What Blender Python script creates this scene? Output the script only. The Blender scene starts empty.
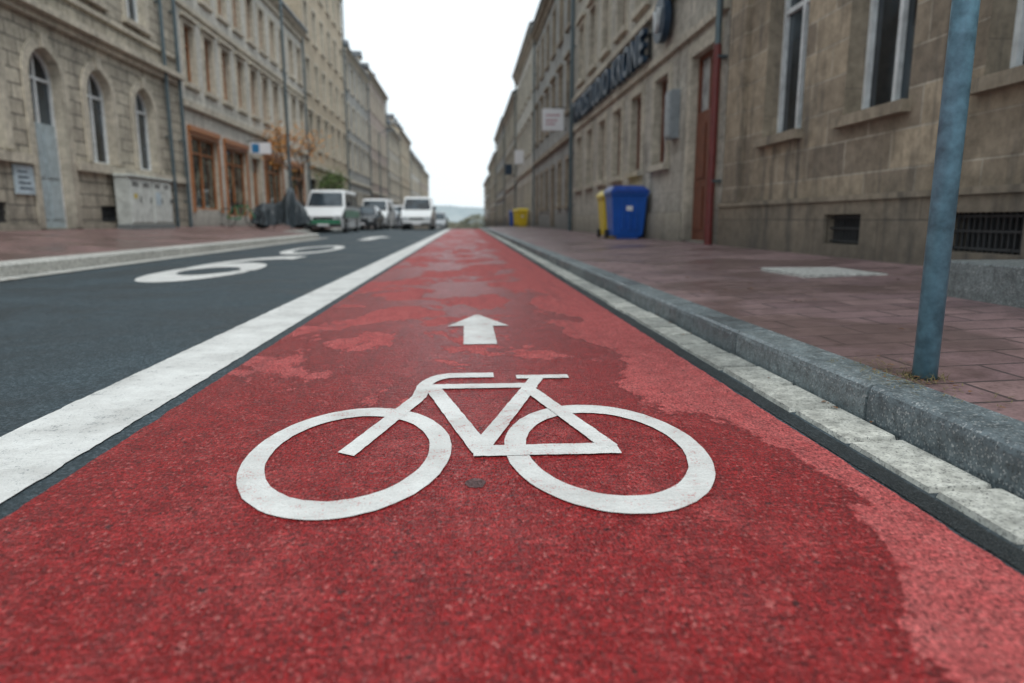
import bpy, math, random
from mathutils import Vector, Matrix, noise as mnoise
random.seed(7)
scene=bpy.context.scene
COL=scene.collection

# ------------------------------------------------------------------ node helpers
def mk(name):
    m=bpy.data.materials.new(name); m.use_nodes=True
    nt=m.node_tree; b=nt.nodes['Principled BSDF']
    return m,nt,b
def nd(nt,t,ins=None,**props):
    n=nt.nodes.new(t)
    for k,v in props.items(): setattr(n,k,v)
    if ins:
        for k,v in ins.items():
            s=n.inputs[k]
            if isinstance(v,bpy.types.NodeSocket): nt.links.new(v,s)
            else: s.default_value=v
    return n
def C(r,g,b): return (min(r,.85),min(g,.85),min(b,.85),1)
def math_(nt,op,a,b=0.0,c=0.0,clamp=False):
    n=nd(nt,'ShaderNodeMath',{0:a,1:b,2:c},operation=op); n.use_clamp=clamp
    return n.outputs[0]
def mixc(nt,f,a,b,mode='MIX'):
    n=nt.nodes.new('ShaderNodeMix'); n.data_type='RGBA'; n.blend_type=mode
    for s,v in ((n.inputs[0],f),(n.inputs[6],a),(n.inputs[7],b)):
        if isinstance(v,bpy.types.NodeSocket): nt.links.new(v,s)
        else: s.default_value=v
    return n.outputs[2]
def mulv(nt,col,f):
    cc=nd(nt,'ShaderNodeCombineColor',{0:f,1:f,2:f}).outputs[0]
    return mixc(nt,1.0,col,cc,'MULTIPLY')
def pos(nt): return nd(nt,'ShaderNodeNewGeometry').outputs['Position']
def scaled(nt,vec,s):
    return nd(nt,'ShaderNodeVectorMath',{0:vec,1:s},operation='MULTIPLY').outputs[0]
def noise(nt,vec,scale,detail=3,rough=.55,dist=0):
    return nd(nt,'ShaderNodeTexNoise',{'Vector':vec,'Scale':scale,'Detail':detail,'Roughness':rough,'Distortion':dist}).outputs['Fac']
def mr(nt,v,a,b,c=0.0,d=1.0,smooth=False):
    n=nd(nt,'ShaderNodeMapRange',{'Value':v,'From Min':a,'From Max':b,'To Min':c,'To Max':d})
    n.clamp=True
    if smooth: n.interpolation_type='SMOOTHSTEP'
    return n.outputs[0]
def bump(nt,b,h,strength,dist):
    n=nd(nt,'ShaderNodeBump',{'Height':h,'Strength':strength,'Distance':dist})
    nt.links.new(n.outputs[0],b.inputs['Normal'])
def lnk(nt,o,s): nt.links.new(o,s)

def simple(name,col,rough=.6,metal=0,var=.25,scale=8,bmp=0,coat=0,spec=.5):
    m,nt,b=mk(name)
    p=pos(nt); n=noise(nt,p,scale,4)
    lnk(nt,mulv(nt,C(*col),mr(nt,n,.3,.7,1-var,1+var*.5)),b.inputs['Base Color'])
    b.inputs['Roughness'].default_value=rough; b.inputs['Metallic'].default_value=metal
    b.inputs['Coat Weight'].default_value=coat; b.inputs['Coat Roughness'].default_value=.06
    b.inputs['Specular IOR Level'].default_value=spec
    if bmp: bump(nt,b,n,bmp,.01)
    return m

def stone(name,c1,c2,mortar,bw,bh,msize=.012,stain=.5,bstr=.5,rough=.85,grime=(.19,.18,.165),var=1.0):
    m,nt,b=mk(name)
    p=pos(nt); s=nd(nt,'ShaderNodeSeparateXYZ',{0:p})
    a=math_(nt,'ADD',s.outputs[0],s.outputs[1])
    v=nd(nt,'ShaderNodeCombineXYZ',{0:a,1:s.outputs[2]}).outputs[0]
    br=nd(nt,'ShaderNodeTexBrick',{'Vector':v,'Color1':C(*c1),'Color2':C(*c2),'Mortar':C(*mortar),'Scale':1.0,'Mortar Size':msize,'Mortar Smooth':.3,'Bias':0.0,'Brick Width':bw,'Row Height':bh},offset=.5)
    n1=noise(nt,p,.7,5,.65,.4)
    n2=noise(nt,p,7,5,.72)
    n3=noise(nt,scaled(nt,p,(1.6,1.6,.2)),1.8,4,.7)
    col=br.outputs[0]
    col=mixc(nt,mr(nt,n1,.42,.62,0,stain),col,C(*[x*.45 for x in c1]))
    col=mixc(nt,mr(nt,n3,.5,.66,0,stain*1.2),col,C(*[x*.5 for x in grime]))
    col=mulv(nt,col,mr(nt,n2,.3,.7,.64,1.24))
    gb=mr(nt,math_(nt,'ADD',s.outputs[2],math_(nt,'MULTIPLY',n1,.8)),.6,1.5,.6,0)
    col=mixc(nt,gb,col,C(*[x*.42 for x in grime]))
    lnk(nt,col,b.inputs['Base Color'])
    b.inputs['Roughness'].default_value=rough
    b.inputs['Specular IOR Level'].default_value=.3
    h=math_(nt,'SUBTRACT',math_(nt,'MULTIPLY',noise(nt,p,9,3,.7),.5),math_(nt,'MULTIPLY',br.outputs['Fac'],.9))
    bump(nt,b,h,bstr,.025)
    return m

# ------------------------------------------------------------------ materials
M_stoneR=stone('sandstone_ashlar_brown',(.54,.44,.32),(.25,.205,.16),(.56,.50,.41),.82,.36,.010,.7,.7)
M_plinthR=stone('sandstone_plinth',(.40,.33,.245),(.31,.26,.20),(.15,.13,.11),1.25,.6,.008,.6,.5)
M_stoneL=stone('sandstone_rusticated',(.58,.53,.43),(.42,.38,.31),(.14,.13,.115),.62,.30,.016,.42,.9)
M_trimL=stone('sandstone_trim',(.60,.55,.45),(.53,.48,.395),(.30,.27,.225),1.3,2.0,.006,.3,.3)
M_trimR=stone('sandstone_trim_dark',(.42,.35,.265),(.35,.295,.225),(.2,.17,.14),1.1,2.0,.006,.5,.3)
M_plaster=stone('pale_limestone',(.64,.62,.56),(.58,.56,.505),(.42,.41,.37),.9,.42,.008,.28,.3)
M_plR2=stone('beige_stone',(.56,.52,.45),(.47,.44,.38),(.34,.32,.28),.8,.38,.008,.4,.35)
M_ochre=stone('ochre_stone',(.56,.47,.35),(.50,.42,.31),(.32,.28,.22),.8,.36,.008,.35,.3)
M_grey=stone('grey_stone',(.42,.42,.40),(.37,.37,.35),(.24,.24,.225),.8,.36,.008,.4,.3)
M_pinkst=stone('rose_stone',(.46,.38,.33),(.40,.33,.29),(.24,.2,.18),.8,.36,.008,.4,.3)
M_roof=simple('roof_slate',(.07,.08,.09),.6,0,.4,2,.4)
M_rooft=simple('roof_tiles',(.16,.085,.065),.7,0,.4,2,.4)
M_wfr=simple('white_window_frame',(.76,.79,.80),.45)
M_bfr=simple('orange_wood_frame',(.38,.15,.055),.45)
M_door=simple('painted_blue_grey_door',(.42,.50,.53),.5)
M_doorb=simple('brown_wood_door',(.17,.055,.03),.5)
M_curt=simple('curtained_glass',(.45,.48,.48),.6,0,.6,3,0,1.0)
M_pipe=simple('zinc_downpipe',(.11,.15,.17),.4,.4)
M_piper=simple('red_brown_downpipe',(.16,.028,.026),.45)
M_dark=simple('dark_metal',(.02,.023,.027),.5)
M_grille=simple('basement_grille',(.07,.075,.08),.5,.4)
M_rubber=simple('rubber',(.015,.015,.016),.8)
M_chrome=simple('headlight',(.55,.58,.6),.15,.3)
M_lens=simple('red_lens',(.4,.02,.02),.2)
def glassmat():
    m,nt,b=mk('window_glass'); p=pos(nt)
    n=noise(nt,p,.9,3); lnk(nt,mixc(nt,mr(nt,n,.4,.65),C(.010,.014,.018),C(.055,.08,.10)),b.inputs['Base Color'])
    b.inputs['Roughness'].default_value=.05; b.inputs['IOR'].default_value=1.6
    bump(nt,b,noise(nt,p,2.5,1),.15,.02); return m
M_glass=glassmat()
def shopglass():
    m,nt,b=mk('shop_glass'); p=pos(nt)
    n=noise(nt,p,2.2,4,.6,.5); lnk(nt,mixc(nt,mr(nt,n,.45,.6),C(.015,.017,.017),C(.16,.17,.13)),b.inputs['Base Color'])
    b.inputs['Roughness'].default_value=.06; return m
M_shop=shopglass()

def asphaltmat(name,c,spk,sc=130):
    m,nt,b=mk(name); p=pos(nt)
    vo=nd(nt,'ShaderNodeTexVoronoi',{'Vector':p,'Scale':sc},feature='F1')
    rnd=nd(nt,'ShaderNodeSeparateColor',{0:vo.outputs['Color']}).outputs[0]
    n1=noise(nt,p,1.2,4,.6,.3); n2=noise(nt,p,14,4,.65)
    col=mixc(nt,mr(nt,rnd,.5,1.0,0,.9),C(*c),C(*spk))
    f=mr(nt,math_(nt,'ADD',n1,math_(nt,'MULTIPLY',n2,.5)),.55,.95,.6,1.3)
    lnk(nt,mulv(nt,col,f),b.inputs['Base Color'])
    lnk(nt,mr(nt,n1,.35,.65,.5,.8),b.inputs['Roughness'])
    bump(nt,b,math_(nt,'SUBTRACT',math_(nt,'MULTIPLY',n2,.5),vo.outputs['Distance']),1.0,.006)
    return m
M_asph=asphaltmat('asphalt',(.026,.044,.054),(.09,.12,.14))
M_bit=asphaltmat('bitumen_joint',(.010,.017,.020),(.04,.05,.055),160)

def redmat():
    m,nt,b=mk('red_bike_lane_surface'); p=pos(nt); s=nd(nt,'ShaderNodeSeparateXYZ',{0:p})
    X,Y=s.outputs[0],s.outputs[1]
    n1=noise(nt,scaled(nt,p,(1.3,.8,1)),1.15,6,.66,.5)
    n2=noise(nt,p,11,5,.7)
    nm=noise(nt,scaled(nt,p,(1,.7,1)),3.3,4,.65,.3)
    g1=noise(nt,scaled(nt,p,(1,.45,1)),190,2,.7)
    g2=noise(nt,scaled(nt,p,(1,.7,1)),48,2,.6)
    vo=nd(nt,'ShaderNodeTexVoronoi',{'Vector':scaled(nt,p,(1,.6,1)),'Scale':185.0},feature='F1')
    rnd=nd(nt,'ShaderNodeSeparateColor',{0:vo.outputs['Color']}).outputs[0]
    edge=mr(nt,X,.45,.98,0,.30)
    far=mr(nt,Y,1.9,4.5,0,.085)
    near=math_(nt,'MULTIPLY',mr(nt,Y,1.1,2.4,-.10,0),mr(nt,X,.5,.8,1,.2))
    mm=math_(nt,'ADD',math_(nt,'ADD',n1,edge),math_(nt,'ADD',far,near))
    mm=math_(nt,'ADD',mm,math_(nt,'ADD',math_(nt,'MULTIPLY',n2,.13),math_(nt,'MULTIPLY',nm,.20)))
    dry=mr(nt,mm,.742,.768,0,1,True)
    dry2=mr(nt,math_(nt,'ADD',nm,math_(nt,'MULTIPLY',n2,.3)),.62,.84,0,.30,True)
    wetc=mixc(nt,mr(nt,n2,.3,.7),C(.23,.0085,.011),C(.37,.021,.023))
    dryc=mixc(nt,mr(nt,n2,.3,.7),C(.43,.062,.062),C(.56,.125,.120))
    col=mixc(nt,math_(nt,'MAXIMUM',dry,dry2),wetc,dryc)
    rim=math_(nt,'MULTIPLY',mr(nt,mm,.71,.74),mr(nt,mm,.74,.76,1,0))
    col=mixc(nt,math_(nt,'MULTIPLY',rim,.5),col,C(.15,.006,.008))
    col=mulv(nt,col,mr(nt,g1,.32,.68,.48,1.55))
    col=mulv(nt,col,mr(nt,g2,.3,.7,.90,1.10))
    col=mixc(nt,mr(nt,rnd,.80,1.0,0,.7),col,C(.07,.010,.012))
    col=mixc(nt,mr(nt,rnd,.0,.10,.55,0),col,C(.66,.22,.20))
    pit=mr(nt,noise(nt,p,40,2,.6),.68,.71)
    col=mixc(nt,math_(nt,'MULTIPLY',pit,.85),col,C(.04,.013,.014))
    st=noise(nt,scaled(nt,p,(6,.3,1)),2.0,3,.6)
    col=mixc(nt,mr(nt,st,.52,.75,0,.35),col,C(.14,.04,.042))
    lnk(nt,col,b.inputs['Base Color'])
    lnk(nt,math_(nt,'ADD',mr(nt,dry,0,1,.26,.70),math_(nt,'MULTIPLY',g2,.15)),b.inputs['Roughness'])
    b.inputs['Specular IOR Level'].default_value=.5
    rip=noise(nt,scaled(nt,p,(.3,1,1)),62,1,.6)
    h=math_(nt,'ADD',math_(nt,'MULTIPLY',vo.outputs['Distance'],-.9),math_(nt,'ADD',math_(nt,'MULTIPLY',g1,1.0),math_(nt,'MULTIPLY',rip,1.5)))
    bump(nt,b,h,1.0,.007)
    return m
M_red=redmat()

def paintmat(name,under,lo=.60,hi=.65):
    m,nt,b=mk(name); p=pos(nt)
    n1=noise(nt,p,4,5,.65); n2=noise(nt,p,130,2,.7); n3=noise(nt,p,22,3,.6)
    col=mixc(nt,mr(nt,n1,.35,.65),C(.80,.81,.79),C(.60,.60,.58))
    wear=mr(nt,math_(nt,'ADD',math_(nt,'ADD',math_(nt,'MULTIPLY',n2,.55),math_(nt,'MULTIPLY',n3,.3)),math_(nt,'MULTIPLY',n1,.15)),lo,hi)
    col=mixc(nt,math_(nt,'MULTIPLY',wear,.85),col,C(*under))
    col=mulv(nt,col,mr(nt,n2,.3,.7,.86,1.08))
    lnk(nt,col,b.inputs['Base Color']); b.inputs['Roughness'].default_value=.6
    h=math_(nt,'ADD',n2,math_(nt,'MULTIPLY',noise(nt,scaled(nt,p,(.3,1,1)),62,1),.9))
    bump(nt,b,h,.8,.004); return m
M_pr=paintmat('white_paint_on_red',(.45,.14,.13),.56,.62)
M_pa=paintmat('white_paint_on_asphalt',(.18,.20,.21),.56,.62)

def pavemat(name,c1,c2,mo,bw,bh,ms=.006):
    m,nt,b=mk(name); p=pos(nt); s=nd(nt,'ShaderNodeSeparateXYZ',{0:p})
    v=nd(nt,'ShaderNodeCombineXYZ',{0:s.outputs[0],1:s.outputs[1]}).outputs[0]
    br=nd(nt,'ShaderNodeTexBrick',{'Vector':v,'Color1':C(*c1),'Color2':C(*c2),'Mortar':C(*mo),'Scale':1.0,'Mortar Size':ms,'Mortar Smooth':.2,'Brick Width':bw,'Row Height':bh},offset=.5)
    n1=noise(nt,p,1.1,5,.65,.5); n2=noise(nt,p,9,5,.68); n3=noise(nt,p,90,2)
    col=mixc(nt,mr(nt,n1,.42,.58,0,.62),br.outputs[0],C(*[x*.42 for x in c1]))
    f=mr(nt,math_(nt,'ADD',math_(nt,'MULTIPLY',n2,.6),math_(nt,'MULTIPLY',n3,.4)),.32,.68,.6,1.32)
    lnk(nt,mulv(nt,col,f),b.inputs['Base Color'])
    lnk(nt,mr(nt,n1,.42,.58,.7,.28),b.inputs['Roughness'])
    h=math_(nt,'SUBTRACT',math_(nt,'MULTIPLY',n2,.5),br.outputs['Fac'])
    bump(nt,b,h,.7,.008); return m
M_paveR=pavemat('red_brown_paving',(.31,.20,.195),(.20,.125,.13),(.05,.04,.042),.42,.21,.007)
M_paveL=pavemat('red_paving',(.25,.155,.14),(.20,.12,.115),(.07,.05,.05),.3,.3)

def granite(name,c1,c2,wet=.4):
    m,nt,b=mk(name); p=pos(nt)
    vo=nd(nt,'ShaderNodeTexVoronoi',{'Vector':p,'Scale':210.0}); rnd=nd(nt,'ShaderNodeSeparateColor',{0:vo.outputs['Color']}).outputs[0]
    n1=noise(nt,p,2.4,5,.68,.3); n2=noise(nt,p,22,4,.72)
    oi=nd(nt,'ShaderNodeNewGeometry').outputs['Random Per Island']
    col=mixc(nt,mr(nt,math_(nt,'ADD',math_(nt,'MULTIPLY',n1,.8),math_(nt,'MULTIPLY',oi,.3)),.35,.75),C(*c1),C(*c2))
    col=mixc(nt,mr(nt,rnd,.72,1,0,.65),col,C(.05,.055,.058)); col=mixc(nt,mr(nt,rnd,.0,.18,.5,0),col,C(.6,.6,.58))
    lnk(nt,mulv(nt,col,mr(nt,n2,.3,.7,.55,1.3)),b.inputs['Base Color']); lnk(nt,mr(nt,n1,.4,.6,.75,wet),b.inputs['Roughness'])
    bump(nt,b,math_(nt,'ADD',n2,math_(nt,'MULTIPLY',rnd,.15)),.7,.008); return m
M_kerb=granite('granite_kerb',(.23,.275,.285),(.095,.125,.14),.3)
M_gutter=granite('gutter_stone',(.60,.60,.54),(.33,.34,.31),.45)
M_kerbL=granite('pale_kerb_stone',(.58,.58,.54),(.44,.44,.41),.6)
M_slab=granite('pale_slab',(.66,.66,.63),(.55,.55,.52),.6)
M_step=granite('step_stone',(.23,.26,.26),(.14,.16,.165),.5)
M_galv=simple('blue_grey_painted_steel',(.15,.31,.40),.36,.1,.45,22,.2)

# ------------------------------------------------------------------ mesh helpers
class Part:
    def __init__(s): s.v=[];s.f=[]
    def add(s,pts,faces=None):
        o=len(s.v); s.v+= [tuple(p) for p in pts]
        if faces is None: faces=[tuple(range(len(pts)))]
        s.f+=[tuple(i+o for i in f) for f in faces]
BOXF=[(0,1,3,2),(4,6,7,5),(0,4,5,1),(2,3,7,6),(0,2,6,4),(1,5,7,3)]
def empty(name,loc):
    e=bpy.data.objects.new(name,None); e.location=loc; e.empty_display_size=.3; COL.objects.link(e); return e
def mesh(name,part,mat,parent=None,smooth=False,bevel=0):
    me=bpy.data.meshes.new(name); me.from_pydata(part.v,[],part.f); me.update()
    me.materials.append(mat)
    if smooth:
        for p in me.polygons: p.use_smooth=True
    o=bpy.data.objects.new(name,me); COL.objects.link(o)
    if parent: o.parent=parent; o.location=-Vector(parent.location)
    if bevel:
        mo=o.modifiers.new('b','BEVEL'); mo.width=bevel; mo.segments=2; mo.limit_method='ANGLE'; mo.angle_limit=math.radians(35)
    return o
class Obj:
    """collects parts under one named root"""
    def __init__(s,name,loc): s.root=(name,Vector(loc)); s.parts={}
    def p(s,name,mat):
        if name not in s.parts: s.parts[name]=(Part(),mat)
        return s.parts[name][0]
    def box(s,name,mat,x0,x1,y0,y1,z0,z1):
        s.p(name,mat).add([(x,y,z) for x in (x0,x1) for y in (y0,y1) for z in (z0,z1)],BOXF)
    def cyl(s,name,mat,a,b,r,r2=None,n=16,cap=True):
        a=Vector(a);b=Vector(b);r2=r if r2 is None else r2
        d=(b-a).normalized(); u=d.orthogonal().normalized(); w=d.cross(u)
        pts=[a+(u*math.cos(t)+w*math.sin(t))*r for t in [2*math.pi*i/n for i in range(n)]]+[b+(u*math.cos(t)+w*math.sin(t))*r2 for t in [2*math.pi*i/n for i in range(n)]]
        f=[(i,(i+1)%n,n+(i+1)%n,n+i) for i in range(n)]
        if cap: f+=[tuple(range(n))[::-1],tuple(range(n,2*n))]
        s.p(name,mat).add(pts,f)
    def finish(s,bevel=None,smooth=(),xf=None):
        e=empty(*s.root)
        for k,(p,m) in s.parts.items():
            if xf: p.v=[tuple(xf@Vector(v)) for v in p.v]
            mesh(k,p,m,e,k in smooth,(bevel or {}).get(k,0))
        return e

def g(y):
    if y<42: return 0.0
    if y<62: return -(y-42)**2*.025/40
    if y<220: return -.25-(y-62)*.025
    return -4.2

# ------------------------------------------------------------------ ground & road
def ysteps(y0,y1,near=.05,lim=9):
    out=[];y=y0
    while y<y1:
        out.append(y); y+= near if -1<y<lim else (.25 if y<20 else 1.0 if y<90 else 4)
    out.append(y1); return out
def strip(name,xl,xr,zl,zr,y0,y1,mat,jit=0,near=1.0,lim=9,seed=0):
    P=Part(); ys=ysteps(y0,y1,near,lim)
    for y in ys:
        a=xl(y) if callable(xl) else xl; b=xr(y) if callable(xr) else xr
        ja=jit*(mnoise.noise((y*9,seed,0))+.6*mnoise.noise((y*31,seed,3))); jb=jit*(mnoise.noise((y*9,seed+7,0))+.6*mnoise.noise((y*31,seed+9,3)))
        P.v+=[(a+ja,y,zl+g(y)),(b+jb,y,zr+g(y))]
    for i in range(len(ys)-1): P.f.append((2*i,2*i+1,2*i+3,2*i+2))
    return mesh(name,P,mat)
m,nt,b=mk('far_ground'); p=pos(nt); lnk(nt,mixc(nt,noise(nt,p,.01,4),C(.05,.07,.035),C(.12,.12,.08)),b.inputs['Base Color']); b.inputs['Roughness'].default_value=.95
P=Part(); ys=[-60,-20]+[i*5 for i in range(0,50)]+[400,900,3000]
for y in ys: P.v+=[(-2500,y,g(y)-.06),(2500,y,g(y)-.06)]
for i in range(len(ys)-1): P.f.append((2*i,2*i+1,2*i+3,2*i+2))
mesh('ground',P,m)
strip('asphalt_road',-9.2,1.25,0,0,-8,230,M_asph)
strip('bike_lane',-.945,.94,.004,.004,-6,200,M_red,.007,.02,8,1)
strip('lane_edge_line',-1.307,-1.0,.004,.004,-6,200,M_pa,.006,.02,8,2)
strip('bitumen_joint_line',.952,1.01,.0025,.0025,-6,120,M_bit,.004,.05,8,3)

def stroke(P,pts,w,z,asp=1.6,c=(0,1.72),closed=False,jit=.0022):
    D=[];n=len(pts)
    rng=n if closed else n-1
    for i in range(rng):
        a=Vector(pts[i]);b_=Vector(pts[(i+1)%n]);k=max(1,int((b_-a).length/.012))
        for j in range(k): D.append(a.lerp(b_,j/k))
    if not closed: D.append(Vector(pts[-1]))
    L=[];N=len(D)
    for i in range(N):
        a=D[(i-1)%N] if (closed or i>0) else D[i]; b_=D[(i+1)%N] if (closed or i<N-1) else D[i]
        t=(b_-a).normalized(); nn=Vector((-t.y,t.x))
        for sgn in (1,-1):
            jj=jit*(mnoise.noise((D[i].x*40,D[i].y*40,sgn*5))+.5*mnoise.noise((D[i].x*110,D[i].y*110,sgn*9)))
            q=D[i]+nn*(w/2+jj)*sgn
            L.append((c[0]+q.x,c[1]+q.y*asp,z+g(c[1]+q.y*asp)))
    o=len(P.v);P.v+=L
    for i in range(N if closed else N-1):
        j=(i+1)%N; P.f.append((o+2*i,o+2*i+1,o+2*j+1,o+2*j))
def circ(cx,cy,r,n=72): return [(cx+r*math.cos(2*math.pi*i/n),cy+r*math.sin(2*math.pi*i/n)) for i in range(n)]
P=Part();z=.0075;W=.058
stroke(P,circ(-.305,.003,.231),W,z,closed=True)
stroke(P,circ(.356,-.004,.233),W,z+.0003,closed=True)
arc=[(-.315,-.012),(-.165,.345)]
for i in range(0,10):
    t=i/9; a=math.radians(180-90*t); arc.append((-.055+.105*math.cos(a),.415+.128*math.sin(a)))
arc+= [(.0,.543),(.10,.543)]
stroke(P,arc,.05,z+.0006)
stroke(P,[(-.135,.432),(.25,.432)],.042,z+.0009)
stroke(P,[(-.125,.42),(.035,-.012)],.056,z+.0012)
stroke(P,[(.03,.0),(.262,.505)],.05,z+.0015)
stroke(P,[(.185,.515),(.385,.515)],.036,z+.0018)
stroke(P,[(.012,-.012),(.394,-.012)],.052,z+.0021)
stroke(P,[(.215,.40),(.374,-.008)],.05,z+.0024)
mesh('bicycle_symbol_marking',P,M_pr)
P=Part(); ax=.063
for seq in ([(ax-.082,3.26),(ax+.082,3.26),(ax+.082,3.84),(ax-.082,3.84)],[(ax-.175,3.84),(ax+.175,3.84),(ax+.012,4.30),(ax-.012,4.30)]):
    n=len(seq);pts=[]
    for i in range(n):
        a=Vector(seq[i]);c_=Vector(seq[(i+1)%n]);k=max(1,int((c_-a).length/.03))
        for j in range(k):
            q=a.lerp(c_,j/k); e=0 if abs(q.y-3.84)<.001 else .0035
            pts.append((q.x+e*mnoise.noise((q.x*50,q.y*50,1)),q.y+e*mnoise.noise((q.x*50,q.y*50,7)),.008))
    P.add(pts)
mesh('arrow_marking',P,M_pr)
P=Part()
def num(P,cx,cy,w,h,z,s,kind):
    for pl in kind:
        stroke(P,[(q[0]*w,q[1]*w) for q in pl],s,z,asp=h/w,c=(cx,cy)); z+=.0004
def el(cx,cy,rx,ry,a0,a1,n=30): return [(cx+rx*math.cos(math.radians(a0+(a1-a0)*i/n)),cy+ry*math.sin(math.radians(a0+(a1-a0)*i/n))) for i in range(n+1)]
num(P,-3.05,9.25,1.05,4.6,.005,.20,[el(0,-.19,.38,.24,0,360),el(0.22,.02,.60,.42,190,75)])
num(P,-3.1,14.4,1.0,4.0,.005,.17,[el(0,0,.40,.43,0,360)])
mesh('road_numeral_marking',P,M_pa)
P=Part(); P.add([(x,y,.0045+g(y)) for x,y in [(-3.3,21),(-2.9,21),(-2.9,24),(-3.3,24)]]); P.add([(x,y,.0045) for x,y in [(-3.6,24),(-2.6,24),(-3.1,26)]])
mesh('lane_arrow_marking',P,M_pa)

# gutter stones
P=Part(); y=-3.0
while y<60:
    L=random.uniform(.24,.36) if y<14 else 1.2
    dz=random.uniform(-.003,.005); x0=1.015+random.uniform(-.006,.006); x1=1.178; gy=.006; z0=g(y)
    sk=random.uniform(-.006,.006)
    a,b_=y+gy,y+L-gy; e=.009
    top=.012+dz
    P.add([(x0,a,z0-.02),(x1,a+sk,z0-.02),(x1,b_+sk,z0-.02),(x0,b_,z0-.02),(x0+e,a+e,z0+top),(x1-e,a+e+sk,z0+top+.004),(x1-e,b_-e+sk,z0+top+.004),(x0+e,b_-e,z0+top)],
          [(0,1,5,4),(1,2,6,5),(2,3,7,6),(3,0,4,7),(4,5,6,7)])
    y+=L
mesh('gutter_stones',P,M_gutter)
# right kerb
P=Part(); y=-3.1
while y<190:
    L=1.0 if y<30 else 5
    z0=g(y+L/2); dz=random.uniform(-.003,.003); dx=random.uniform(-.003,.003); a,b_=y+.004,y+L-.004
    prof=[(1.185,-.04),(1.187,.095),(1.192,.110),(1.204,.119),(1.335,.123),(1.335,-.04)]
    n=len(prof); k=9 if y<10 else 1
    rows=[]
    for j in range(k+1):
        yy=a+(b_-a)*j/k
        rows.append([(px+dx+(.0022*mnoise.noise((yy*7,i*3,1)) if i in(1,2,3) else 0),yy,pz+z0+(dz if pz>0 else 0)+(.002*mnoise.noise((yy*9,i*3,5)) if i in(2,3) else 0)) for i,(px,pz) in enumerate(prof)])
    pts=sum(rows,[])
    f=[(r*n+i,r*n+(i+1)%n,(r+1)*n+(i+1)%n,(r+1)*n+i) for r in range(k) for i in range(n)]+[tuple(range(n))[::-1],tuple(range(k*n,k*n+n))]
    P.add(pts,f)
    y+=L
mesh('kerb',P,M_kerb)
strip('pavement',1.337,4.3,.119,.205,-4,190,M_paveR)
def kx(y):
    if y<23.5: return -4.8
    if y<28.5: return -4.8-2.4*(y-23.5)/5
    return -7.2
P=Part(); y=-3.1
while y<190:
    L=1.0 if y<40 else 5
    za=g(y);zb=g(y+L); a,b_=y+.005,y+L-.005; xa,xb=kx(a),kx(b_)
    prof=[(0,-.04),(-.01,.13),(-.04,.15),(-.30,.155),(-.30,-.04)]; n=len(prof)
    P.add([(xa+px,a,pz+za) for px,pz in prof]+[(xb+px,b_,pz+zb) for px,pz in prof],
          [(i,(i+1)%n,n+(i+1)%n,n+i) for i in range(n)]+[tuple(range(n))[::-1],tuple(range(n,2*n))])
    y+=L
mesh('kerb',P,M_kerbL)
P=Part(); y=-3.0
while y<23.4:
    P.add([(x,yy,zz) for x,yy,zz in [(-4.55,y+.008,.012),(-4.795,y+.008,.016),(-4.795,y+.49,.016),(-4.55,y+.49,.012)]]); y+=.5
mesh('gutter_stones',P,M_kerbL)
strip('pavement',lambda y:-9.2,lambda y:kx(y)-.302,.40,.150,-4,190,M_paveL)

o=Obj('pale_paving_slab',(3,5.5,.17))
o.box('slab',M_slab,2.62,3.30,5.15,5.95,.10,.184); o.finish({'slab':.004})
o=Obj('stone_step',(3.4,3.1,.17))
o.box('step',M_step,2.80,4.04,1.9,3.86,.08,.37); o.finish({'step':.012})

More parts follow.
